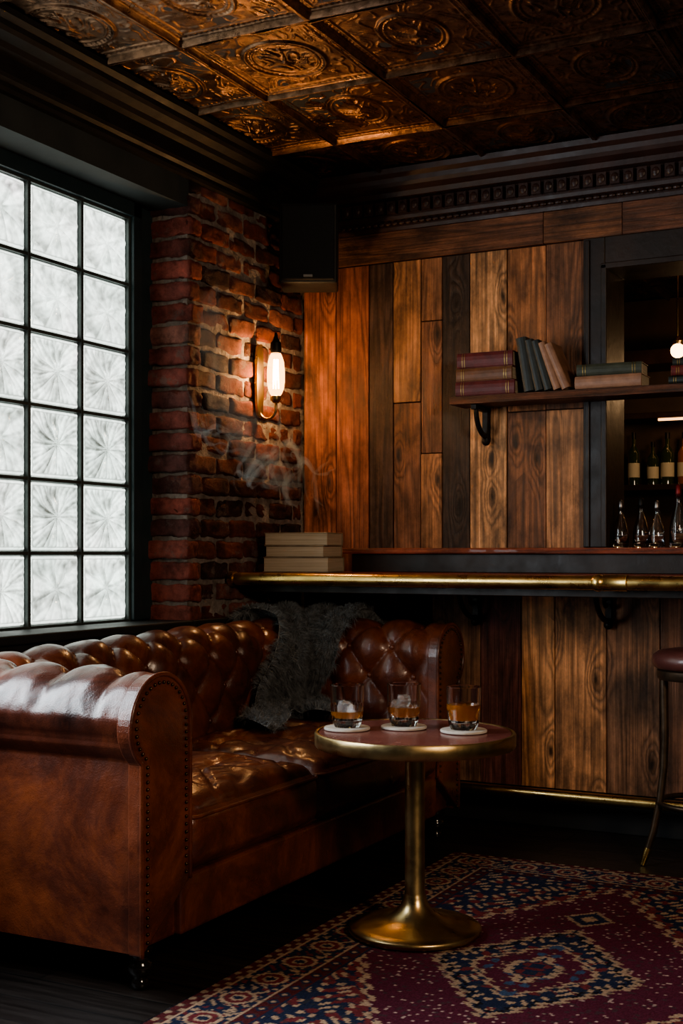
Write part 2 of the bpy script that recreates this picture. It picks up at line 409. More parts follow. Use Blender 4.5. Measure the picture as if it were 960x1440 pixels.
up=[(-2.98,-2.803,[(1.2,2.56,RB)]),(-2.803,-2.629,[(1.2,2.56,RB)]),(-2.629,-2.503,[(1.2,2.56,DK)]),
(-2.503,-2.362,[(1.2,1.90,BR),(1.90,2.56,LB)]),(-2.362,-2.256,[(1.2,1.66,LB),(1.66,2.27,BR),(2.27,2.56,MD)]),
(-2.256,-2.12,[(1.2,2.56,VD)]),(-2.12,-1.943,[(1.2,2.56,TN)]),(-1.943,-1.762,[(1.2,1.83,BR),(1.83,2.56,OR)]),
(-1.762,-1.588,[(1.2,1.83,LB),(1.83,2.56,BR)])]
for x0,x1,ps in up:
    for z0,z1,c in ps: plank(x0,x1,z0,z1,jit(c))
lo=[(-2.98,-2.853,DK),(-2.853,-2.674,BR),(-2.674,-2.467,BR),(-2.467,-2.308,DK),(-2.308,-2.069,MD),(-2.069,-1.877,(.12,.042,.034)),(-1.877,-1.722,(.42,.20,.09)),(-1.722,-1.491,(.36,.17,.08)),(-1.491,-1.262,MD),(-1.262,-1.03,BR),(-1.03,-.8,OR)]
for x0,x1,c in lo: plank(x0,x1,.165,1.2,jit(c))
x=-.8
while x<2.19:
    w=rnd(.13,.22); x1=min(2.2,x+w); plank(x,x1,.165,1.2,jit(random.choice([RB,OR,DK,MD,BR])))
    if x>=OX1: plank(x,x1,1.2,2.56,jit(random.choice([RB,OR,DK,MD,BR,TN])))
    x=x1
b.build('planks',M_plank,bevel=.0015,bseg=1,parent=wb)
b=MB()
for x0,x1,c in ((-2.98,-1.77,(.12,.054,.034)),(-1.77,-1.42,(.16,.070,.038)),(-1.42,-.3,(.11,.048,.030)),(-.3,1,(.15,.06,.03)),(1,2.2,(.12,.05,.02))):
    b.box(x0+.001,x1-.001,YB-.016,YB+.03,2.562,2.70,0,c,roff())
b.build('header_board',M_hplank,bevel=.003,parent=wb)
b=MB(); b.box(-2.98,2.2,YB-.02,YB+.03,0,.162); b.build('baseboard_back',M_black,bevel=.004)
b=MB()
b.box(OX0,OX0+.095,YB-.025,YB+.30,1.225,OZ1); b.box(OX1-.095,OX1,YB-.025,YB+.30,1.225,OZ1)
b.box(OX0+.095,OX1-.095,YB-.025,YB+.30,2.43,OZ1)
b.box(OX0+.01,OX0+.03,YB-.035,YB,1.225,OZ1-.01); b.box(OX0+.08,OX0+.105,YB-.035,YB+.02,1.225,2.44)
b.box(OX0+.08,OX1-.08,YB-.035,YB+.02,2.42,2.445)
b.build('trim_2',M_darkw,bevel=.004)
def sweep_prof(b,prof,axis,a0,a1,mi=0):
    n=len(prof); vs=[]
    for a in (a0,a1):
        for d,z in prof:
            vs.append((a,YB-d,z) if axis=='x' else (XL+d,a,z))
    fs=[(i,(i+1)%n,n+(i+1)%n,n+i) for i in range(n)]; fs+=[tuple(range(n)),tuple(range(n,2*n))]
    b.add(vs,fs,mi)
cp=[(0,2.70),(.025,2.70),(.03,2.715),(.03,2.735),(.045,2.745),(.05,2.76),(.05,2.83),(.075,2.84),(.085,2.86),(.12,2.875),(.13,2.89),(.135,2.91),(.155,2.925),(.16,2.948),(0,2.948)]
b=MB(); sweep_prof(b,cp,'x',XL,2.2)
x=-2.85
while x<2.1:
    b.box(x,x+.042,YB-.075,YB-.045,2.768,2.823); b.ball((x+.021,YB-.074,2.795),.017,seg=6,sc=(1,.5,1.2)); x+=.058
x=-2.85
while x<2.1: b.ball((x,YB-.042,2.728),.011,seg=6,sc=(1.5,.8,.8)); x+=.034
b.build('trim_3',M_mould,parent=None)
b=MB(); sweep_prof(b,[(d*1.1,ZC-(ZC-z)*.8 if z<2.945 else z) for d,z in cp],'y',-1.6,YB); b.build('trim_4',noisy('cornice_black',(.008,.008,.008),(.018,.015,.014),9,.45,.6,bs=.2))
b=MB(); b.box(2.2,2.3,-1.6,9.0,0,ZC); b.build('wall_right',M_plaster)
b=MB(); b.box(-3.3,2.3,-1.7,-1.6,0,ZC); b.build('wall_front',M_plaster)
b=MB(); b.box(-3.3,2.3,8.8,8.9,0,ZC); b.box(-3.3,-3.2,5.5,8.8,0,ZC); b.build('wall_far',noisy('bar_wall',(.045,.028,.018),(.075,.045,.027),4,.5,bs=.1))
# ------------------------------------------------------------------ counter
ct=empty('bar_counter',(-.5,5.1,1.1))
b=MB(); b.box(XL+.008,2.19,4.752,YB-.008,1.078,1.115); b.build('top',M_mahog,bevel=.006,parent=ct)
b=MB(); b.box(XL+.008,2.19,4.80,4.84,1.03,1.078); b.build('apron',M_darkw,bevel=.003,parent=ct)
b=MB(); b.box(-2.62,2.19,5.20,YB-.004,1.1155,1.197); b.build('riser',M_darkw,bevel=.003,parent=ct)
b=MB(); b.box(-2.66,2.19,5.165,YB-.008,1.197,1.223); b.box(OX0+.11,OX1-.11,YB-.01,YB+.34,1.203,1.222); b.build('ledge',M_mahog,bevel=.008,bseg=3,parent=ct)
b=MB(); yr=4.727; zr=1.088
b.tube([(XL+.012,yr,zr),(2.1,yr,zr)],.027,20)
for xx in (-1.26,.2,1.5):
    b.tube([(xx-.06,yr,zr),(xx-.055,yr,zr),(xx-.05,yr,zr),(xx+.03,yr,zr),(xx+.035,yr,zr)],[.028,.033,.031,.031,.033],20); b.ball((xx-.075,yr-.005,zr),.033,seg=10)
b.tube([(XL+.006,yr,zr),(XL+.03,yr,zr)],.034,20)
b.build('brass_rail',M_brass,smooth=True,sm_angle=.7,parent=ct)
b=MB()
for xx in (-2.083,-1.476,-.5,.5,1.5):
    b.box(xx-.014,xx+.014,YB-.03,YB-.008,.88,1.076); b.box(xx-.014,xx+.014,YB-.26,YB-.01,1.052,1.076)
    pts=[(xx,YB-.03,.90)]+[(xx,YB-.03-.20*math.sin(a),1.06-.15*math.cos(a)) for a in [i*math.pi/2/10 for i in range(11)]]
    b.tube(pts,.012,8); b.tube([(xx,YB-.07+.028*math.cos(a),1.0+.028*math.sin(a)) for a in [i*.5 for i in range(12)]],.008,8); b.ball((xx,YB-.03,.893),.02,seg=8)
b.build('iron_brackets',M_iron,bevel=.002,parent=ct,smooth=True,sm_angle=.6)
b=MB(); b.tube([(-2.30,5.23,.17),(2.15,5.23,.17)],.024,18)
for xx in (-2.28,-.95,.4,1.8): b.tube([(xx,5.23,.17),(xx,YB-.02,.17)],.013,12); b.tube([(xx,YB-.03,.17),(xx,YB-.0225,.17)],.035,18)
b.build('foot_rail',M_brass,smooth=True,sm_angle=.7)
# ------------------------------------------------------------------ shelf
sh=empty('wall_shelf',(-1.5,5.3,1.85))
b=MB(); b.box(-2.135,.3,5.19,YB-.037,1.852,1.886,0,(1,1,1)); b.build('board',wood('shelf_wood','x',.4,base=(.085,.035,.022),gain=1.4,knots=False),bevel=.003,parent=sh)
b=MB()
for xx in (-2.03,.2):
    b.box(xx-.013,xx+.013,YB-.05,YB-.008,1.70,1.851); b.box(xx-.013,xx+.013,YB-.19,YB-.01,1.83,1.851)
    b.tube([(xx,YB-.03-.13*math.sin(a),1.84-.12*math.cos(a)) for a in [i*math.pi/2/10 for i in range(11)]],.012,8); b.ball((xx,YB-.035,1.70),.019,seg=8)
b.build('bracket',M_iron,bevel=.002,parent=sh)
# ------------------------------------------------------------------ books
def cover(name,c): return noisy(name,c,tuple(x*.6 for x in c),25,.45,bs=.3,bscale=120,bd=.002)
CV=[cover('red_leather_cover',(.15,.028,.028)),cover('brown_cover',(.20,.09,.045)),cover('green_cover',(.060,.066,.044)),cover('tan_cover',(.34,.18,.11)),cover('grey_cover',(.36,.285,.20)),cover('charcoal_cover',(.024,.030,.028))]
MATS=CV+[M_page,M_gold]
def book(mb,M,L,D,H,c,bands=True):
    t=.0035
    mb.box(-L/2,L/2,-D/2,D/2,0,t,c,M=M); mb.box(-L/2,L/2,-D/2,D/2,H-t,H,c,M=M)
    n=6; vs=[];
    for x in (-L/2,L/2):
        for i in range(n+1):
            a=-math.pi/2+math.pi*i/n; vs.append(M@Vector((x,-D/2-.008*math.cos(a)+.002,H/2+H/2*math.sin(a))))
        vs.append(M@Vector((x,-D/2+.006,H-.001))); vs.append(M@Vector((x,-D/2+.006,.001)))
    m=n+3; mb.add(vs,[(i,(i+1)%m,m+(i+1)%m,m+i) for i in range(m)]+[tuple(range(m)),tuple(range(m,2*m))],c)
    mb.box(-L/2+.004,L/2-.004,-D/2+.005,D/2-.005,t,H-t,6,M=M)
    if bands:
        for xx in (-.40,-.36,.36,.40):
            vs=[]
            for x in (xx*L-.0012,xx*L+.0012):
                for i in range(n+1):
                    a=-math.pi/2+math.pi*i/n; vs.append(M@Vector((x,-D/2-.0095*math.cos(a)+.002,H/2+(H/2+.0006)*math.sin(a))))
            mb.add(vs,[(i,i+1,n+2+i,n+1+i) for i in range(n)],7)
def T(x,y,z,rz=0,ry=0,rx=0): return Matrix.Translation((x,y,z))@Matrix.Rotation(rz,4,'Z')@Matrix.Rotation(ry,4,'Y')@Matrix.Rotation(rx,4,'X')
b=MB(); z=1.1165
for i,(h,L,r) in enumerate(((.066,.31,.02),(.050,.285,-.04),(.058,.30,.03))):
    book(b,T(-2.76,5.0,z,r+.12+math.pi),L,.21,h,4,False); z+=h+.0005
b.build('book_stack',MATS,bevel=.0012,bseg=1)
b=MB(); z=1.8875
for h,L,r,c in ((.062,.27,.03,0),(.058,.26,-.03,1),(.066,.255,.02,0)):
    book(b,T(-1.975,5.275,z,r),L,.15,h,c); z+=h+.0005
b.build('book_stack',MATS,bevel=.001,bseg=1)
b=MB(); x=-1.795
for w,h,c,lean in ((.045,.235,5,-.16),(.038,.225,5,-.22),(.036,.222,5,-.28),(.032,.215,3,-.34),(.036,.21,3,-.40)):
    M=T(x,5.27,1.8885)@Matrix.Rotation(lean,4,'Y')@Matrix(((0,0,1,0),(0,1,0,0),(1,0,0,0),(0,0,0,1)))@Matrix.Translation((h/2,0,0))
    book(b,M,h,.14,w,c,False); x+=w/math.cos(lean)+.003
b.build('leaning_books',MATS,bevel=.001,bseg=1)
b=MB(); z=1.8875
for h,L,r,c in ((.052,.28,.0,3),(.048,.27,.06,2)):
    book(b,T(-1.43,5.27,z,r),L,.15,h,c,c!=3); z+=h+.0005
b.build('book_stack',MATS,bevel=.001,bseg=1)
b=MB(); z=1.8875
for h,L,r,c in ((.03,.22,.0,5),(.04,.22,.16,0),(.03,.20,.1,5)):
    book(b,T(-1.07,5.27,z,r),L,.15,h,c); z+=h+.0005
b.build('book_stack',MATS,bevel=.001,bseg=1)
# ------------------------------------------------------------------ sofa
sofa=empty('chesterfield_sofa',(-2.5,3.9,0))
XF,XO,YA,YZ,R=-2.05,-2.875,2.80,5.03,.28
L1=(XF-XO)-R; LA=math.pi*R/2; L2=(YZ-YA)-2*R; LT=2*L1+2*LA+L2
def path(s):
    if s<L1: return (XF-s,YA),(0,1)
    s-=L1
    if s<LA:
        a=-math.pi/2-s/R; return (XO+R+R*math.cos(a),YA+R+R*math.sin(a)),(-math.cos(a),-math.sin(a))
    s-=LA
    if s<L2: return (XO,YA+R+s),(1,0)
    s-=L2
    if s<LA:
        a=math.pi-s/R; return (XO+R+R*math.cos(a),YZ-R+R*math.sin(a)),(-math.cos(a),-math.sin(a))
    s-=LA; return (XO+R+s,YZ),(0,-1)
CN,CZ,CR=.075,.765,.125
def zdrop(y,z): return -.035*min(1,max(0,(4.2-y)/1.3))*min(1,max(0,(z-.45)/.3))
def profile(step):
    pts=[]; z=.28
    while z<CZ: pts.append((CN+CR,z)); z+=step
    a=0; amax=math.radians(180+53)
    while a<amax: pts.append((CN+CR*math.cos(a),CZ+CR*math.sin(a))); a+=step/CR
    z=CZ+CR*math.sin(amax)-.004
    while z>.115: pts.append((0,z)); z-=step
    pts.append((0,.115)); return pts
pr=profile(.0075)
tt=[0]
for i in range(1,len(pr)): tt.append(tt[-1]+math.dist(pr[i],pr[i-1]))
def nrm(i):
    a=pr[max(i-1,0)]; c=pr[min(i+1,len(pr)-1)]; dx,dz=c[0]-a[0],c[1]-a[1]; l=math.hypot(dx,dz); return (dz/l,-dx/l)
WS,WT,TL=.20,.125,.655
WSn=LT/round(LT/WS); 
def puff(s,t):
    fe=min(1,max(0,(s-.02)/.07))*min(1,max(0,(LT-s-.02)/.07))
    if t>.93: return 0
    p=s/WSn+.5
    if t<=TL:
        q=(t-TL)/(2*WT); v=math.sqrt(abs(math.sin(math.pi*(p+q))*math.sin(math.pi*(p-q))))
    else:
        v=abs(math.sin(math.pi*p)); v=v**.8; fo=max(0,1-(t-TL)/.22); v=v*fo+ .55*(1-fo); 
    best=9
    q=(t-TL)/WT; row=round(q)
    if row<=0:
        pp=p if row%2==0 else p-.5
        ds=(pp-round(pp))*WSn; dt=(q-row)*WT; best=math.hypot(ds,dt)
    h=.036*v-.012*math.exp(-(best/.022)**2)
    h+=.005*noise.noise(Vector((s*11,t*11,2)))+.0022*noise.noise(Vector((s*30,t*24,7)))
    h=h*fe+.016*(1-fe)
    if t>TL+.2: h*=max(0,1-(t-TL-.2)/.05)
    return h-.004
ns=int(LT/.0085); vs=[]; fs=[]; m=len(pr); nr=[nrm(i) for i in range(m)]
for k in range(ns+1):
    s=LT*k/ns; (px,py),(nx,ny)=path(min(s,LT-1e-6))
    for i in range(m):
        h=puff(s,tt[i]); n_=pr[i][0]+nr[i][0]*h; z_=pr[i][1]+nr[i][1]*h
        yy=py+ny*n_; vs.append((px+nx*n_,yy,z_+zdrop(yy,z_)))
for k in range(ns):
    for i in range(m-1): fs.append((k*m+i,k*m+i+1,(k+1)*m+i+1,(k+1)*m+i))
b=MB(); b.add(vs,fs); b.build('tufted_back_and_arms',M_leather,smooth=True,parent=sofa)
b=MB()
def surf(s,t,off):
    i=min(range(m),key=lambda j:abs(tt[j]-t)); (px,py),(nx,ny)=path(s)
    n_=pr[i][0]+nr[i][0]*off; z_=pr[i][1]+nr[i][1]*off; yy=py+ny*n_
    return Vector((px+nx*n_,yy,z_+zdrop(yy,z_)))
for row in range(0,-4,-1):
    t=TL+row*WT
    for k in range(0,60):
        s=(k-.5+(.5 if row%2 else 0))*WSn
        if .06<s<LT-.06: b.ball(surf(s,t,-.011),.012,seg=7)
b.build('buttons',M_leather,smooth=True,parent=sofa)
b=MB(); bn=MB(); bp=MB()
ol=[(pr[i][0]+nr[i][0]*.014,pr[i][1]+nr[i][1]*.014) for i in range(0,m,2) ]
for ysgn,y0 in ((1,YA),(-1,YZ)):
    zd=lambda z: z+zdrop(y0,z)
    n=len(ol); vs=[(XF-.03,y0+ysgn*p[0],zd(p[1])) for p in ol]+[(XF+.018,y0+ysgn*p[0],zd(p[1])) for p in ol]
    b.add(vs,[(i,(i+1)%n,n+(i+1)%n,n+i) for i in range(n)]+[tuple(range(n)),tuple(range(n,2*n))])
    bp.tube([(XF+.018,y0+ysgn*p[0],zd(p[1])) for p in ol],.007,8)
    acc=0
    for i in range(1,m-1):
        acc+=tt[i]-tt[i-1]
        if acc>.019:
            acc=0; q=(pr[i][0]-nr[i][0]*.008,pr[i][1]-nr[i][1]*.008); bn.ball((XF+.021,y0+ysgn*q[0],zd(q[1])),.005,seg=6)
b.build('arm_fronts',M_leather,bevel=.006,parent=sofa); bp.build('piping',M_leather,smooth=True,parent=sofa)
bn.build('nailheads',noisy('antique_nail',(.16,.10,.06),(.09,.055,.03),9,.35,metal=1,bs=0),smooth=True,parent=sofa)
b=MB(); b.box(XO+.02,XF-.02,YA+.02,YZ-.02,.115,.30); b.box(XF-.1,XF+.004,YA+.19,YZ-.19,.118,.285); b.build('seat_base',M_leather,bevel=.012,bseg=3,parent=sofa)
def cushion(x0,x1,y0,y1,z0,z1,crown,r,name,par,mat,n=70):
    bm=bmesh.new(); bmesh.ops.create_cube(bm,size=2); bmesh.ops.subdivide_edges(bm,edges=bm.edges,cuts=n,use_grid_fill=True)
    c=Vector(((x0+x1)/2,(y0+y1)/2,(z0+z1)/2)); d=((x1-x0)/2,(y1-y0)/2,(z1-z0)/2)
    for v in bm.verts:
        u=v.co.copy(); p=Vector([math.copysign(abs(u[i])**.8,u[i])*d[i] for i in range(3)]); q=Vector([max(-d[i]+r,min(d[i]-r,p[i])) for i in range(3)]); e=p-q
        if e.length>1e-6: p=q+e.normalized()*min(r,e.length)
        w=(1-u.x**4)*(1-u.y**4)
        if u.z>0: p.z+=crown*w*u.z
        p.x+=.018*(1-u.y**4)*(1-u.z**2)*u.x
        ww=noise.noise(Vector((p.x*5,p.y*3.5,p.z*5))+c)*.020
        cr=noise.noise(Vector((p.x*8+p.y*4,p.y*5-p.x*2,1))+c); ww-=.015*math.exp(-(cr/.09)**2)
        cr=noise.noise(Vector((p.x*15-p.y*5,p.y*9+p.x*4,4))+c); ww-=.008*math.exp(-(cr/.09)**2)
        if u.z>-.5: p.z+=ww*w
        v.co=c+p
    me=bpy.data.meshes.new(name); bm.to_mesh(me); bm.free(); me.materials.append(mat)
    me.polygons.foreach_set('use_smooth',[True]*len(me.polygons)); o=bpy.data.objects.new(name,me); COL.objects.link(o); attach(o,par)
    bb=MB(); zz=z1-.028; xx0,xx1,yy0,yy1=x0+.03,x1+.004,y0+.006,y1-.006
    rr=.045; pts=[]
    for (ccx,ccy,a0) in ((xx1-rr,yy0+rr,-90),(xx1-rr,yy1-rr,0),(xx0+rr,yy1-rr,90),(xx0+rr,yy0+rr,180)):
        for k in range(7): a=math.radians(a0+90*k/6); pts.append((ccx+rr*math.cos(a),ccy+rr*math.sin(a),zz))
    bb.tube(pts,.0055,8,closed=True); bb.build(name+'_welt',mat,smooth=True,parent=par)
cushion(-2.74,XF+.02,YA+.205,3.80,.285,.475,.050,.055,'seat_cushion_1',sofa,M_leather)
cushion(-2.74,XF+.02,3.805,YZ-.205,.285,.475,.050,.055,'seat_cushion_2',sofa,M_leather)
b=MB()
fp=[(.001,.0),(.022,.0),(.026,.012),(.022,.025),(.018,.03),(.03,.04),(.036,.055),(.034,.072),(.02,.085),(.03,.095),(.036,.105),(.036,.118)]
for x,y in ((XF-.05,YA+.07),(XF-.05,YZ-.07),(XO+.06,YA+.07),(XO+.06,YZ-.07)): b.lathe(fp,(x,y,0.001),20)
b.build('feet',pmat('black_lacquer',(.012,.010,.009),.15,coat=.8),smooth=True,parent=sofa)
# ------------------------------------------------------------------ throw
def throw_pt(u,v):
    s0=2.56+.72*u
    T0,T1=.80,.20
    w=max(0,(v-.22)/.78)
    s=s0-w*(.62-.30*u)+.03*math.sin(v*9+u*3)
    s=max(1.9,min(LT-.3,s))
    off=.054+.036*math.sin(u*19+3*math.sin(v*4))*(.4+.6*v)+.022*noise.noise(Vector((u*6,v*6,3)))
    (px,py),(nx,ny)=path(s)
    if v<.78:
        t=T0+(T1+.03-T0)*(v/.78); i=min(m-1,max(0,int(t/.0075)))
        n_=pr[i][0]+nr[i][0]*off; z_=pr[i][1]+nr[i][1]*off
    else:
        k=(v-.78)/.22; n_=CN+CR+off+k*.24; z_=.530+.03*math.exp(-k*4)+.03*abs(math.sin(u*14+k*2))+.01
    z_+=zdrop(py+ny*n_,z_)
    return Vector((px+nx*n_,py+ny*n_,z_))
NU,NV=80,90; vs=[]; fs=[]
for i in range(NU+1):
    for j in range(NV+1):
        u=i/NU; v=j/NV; vv=v*(.94+.08*math.sin(u*11+1)+.03*math.sin(u*31)); vs.append(throw_pt(u,min(1.02,vv)))
for i in range(NU):
    for j in range(NV): a=i*(NV+1)+j; fs.append((a,a+1,a+NV+2,a+NV+1))
M_fur=noisy('charcoal_fur',(.030,.035,.039),(.22,.24,.255),34,.5,bs=0)
M_fur.node_tree.nodes['Principled BSDF'].inputs['Sheen Weight'].default_value=.5
th=empty('fur_throw',(-2.7,4.8,.6))
b=MB(); b.add(vs,fs); b.build('blanket',M_fur,smooth=True,parent=th)
fv=[];ff=[]
for k in range(90000):
    f=fs[random.randrange(len(fs))]; A,B_,C=vs[f[0]],vs[f[1]],vs[f[3]]
    r1,r2=random.random(),random.random(); p=A+(B_-A)*r1+(C-A)*r2
    n=(B_-A).cross(C-A)
    if n.length<1e-9: continue
    n.normalize()
    if n.dot(Vector((1,-.6,.8)))<0: n=-n
    cl=noise.noise_vector(p*38)*1.4
    d=(n*.9+cl+Vector((rnd(-.35,.35),rnd(-.35,.35),rnd(-.7,.1)))).normalized(); l=rnd(.020,.052)
    side=d.cross(Vector((rnd(-1,1),rnd(-1,1),rnd(-1,1))))
    if side.length<1e-3: continue
    side=side.normalized()*.0010; q=len(fv)
    mid=p+d*l*.6; tip=p+d*l+Vector((0,0,-.28*l))
    fv+=[p-side,p+side,mid+side*.7,mid-side*.7,tip]; ff+=[(q,q+1,q+2,q+3),(q+3,q+2,q+4)]
me=bpy.data.meshes.new('fur'); me.from_pydata(fv,[],ff); me.materials.append(M_fur); o=bpy.data.objects.new('fur',me); COL.objects.link(o); attach(o,th)
# ------------------------------------------------------------------ table
TXc,TYc=-1.622,3.66
tb=empty('cocktail_table',(TXc,TYc,0))
M_top=noisy('rosso_marble',(.15,.042,.035),(.27,.10,.08),7,.14,.28,bs=.03)
ZT=.640
b=MB(); b.lathe([(.0001,ZT-.03),(.304,ZT-.03),(.304,ZT-.004),(.300,ZT),(.0001,ZT)],(TXc,TYc,0),96); b.build('top',M_top,smooth=True,sm_angle=.5,parent=tb)
b=MB(); b.lathe([(.0001,ZT-.046),(.30,ZT-.046),(.311,ZT-.044),(.315,ZT-.038),(.3155,ZT-.004),(.312,ZT+.0015),(.3045,ZT+.0015),(.304,ZT-.004)],(TXc,TYc,0),96)
b.lathe([(.0001,ZT-.07),(.07,ZT-.07),(.075,ZT-.05),(.08,ZT-.0462)],(TXc,TYc,0),48); b.build('brass_rim',M_brassd,smooth=True,sm_angle=.6,parent=tb)
b=MB(); b.lathe([(.0001,.002),(.205,.002),(.209,.008),(.209,.016),(.204,.022),(.17,.027),(.13,.034),(.09,.046),(.06,.066),(.042,.09),(.036,.11),(.034,.118),(.0315,.125),(.0315,ZT-.069)],(TXc,TYc,0.012),96); b.build('pedestal',M_brassd,smooth=True,sm_angle=.9,parent=tb)
def tumbler(name,x,y,level,kind,ice):
    e=empty(name,(x,y,ZT)); z0=ZT+.0105; Rr=.054; H=.132
    def fn(a,j,z):
        zz=z/H
        if j<14 and zz<.55 and zz>.05:
            if kind==0: return 1+.045*abs(math.sin(a*9))
            return 1+.035*abs(math.sin(a*8+zz*9))*.6+.035*abs(math.sin(a*8-zz*9))*.6
        return 1
    prof=[(.0001,0),(.040,0)]+[(.042+.010*(k/10)**.6,H*.06+H*.5*k/10) for k in range(11)]+[(Rr-.001,H*.62),(Rr,H),(Rr-.001,H+.0012),(Rr-.0030,H),(Rr-.0045,H*.6),(.0455,.030),(.038,.022),(.0001,.021)]
    b=MB(); b.lathe(prof,(x,y,z0),96,fn=fn); b.build('glass',M_glass,smooth=True,sm_angle=.45,parent=e)
    lz=level; b=MB(); b.lathe([(.0001,.0215),(.0375,.0225),(.0452,.0305),(.0453+(.049-.0445)*(lz/.08),lz),(.0001,lz)],(x,y,z0),48); b.build('whisky',M_whisky,smooth=True,sm_angle=.5,parent=e)
    if ice:
        b=MB()
        for (ix,iy,iz,s) in ice:
            Mx=Matrix.Rotation(rnd(0,3),3,'Z')@Matrix.Rotation(rnd(-.5,.5),3,'X'); out=[]
            for v in BV:
                p=Vector(v); q=Vector([max(-.6,min(.6,c)) for c in p]); ee=p-q
                if ee.length>.4: ee=ee.normalized()*.4
                p=(q+ee)*s; p+=noise.noise_vector(p*90+Vector((ix*99,0,0)))*.003; out.append(Mx@p+Vector((x+ix,y+iy,z0+iz)))
            b.add(out,BF)
        b.build('ice',M_ice,smooth=True,parent=e)
M_coast=noisy('stone_coaster',(.50,.46,.41),(.62,.58,.52),30,.7,bs=.2,bscale=150)
for x,y,l,kd,ic in ((-1.830,3.60,.050,0,[(-.010,.004,.062,.018),(.018,-.012,.056,.015)]),(-1.682,3.709,.060,1,[(0,.0,.076,.019),(-.022,-.012,.066,.014)]),(-1.48,3.715,.078,1,None)):
    tumbler('whisky_tumbler',x,y,l,kd,ic)
    b=MB(); b.lathe([(.0001,0),(.070,0),(.073,.002),(.073,.007),(.071,.009),(.0001,.009)],(x,y,ZT+.001),56); b.build('coaster',M_coast,smooth=True,sm_angle=.5)
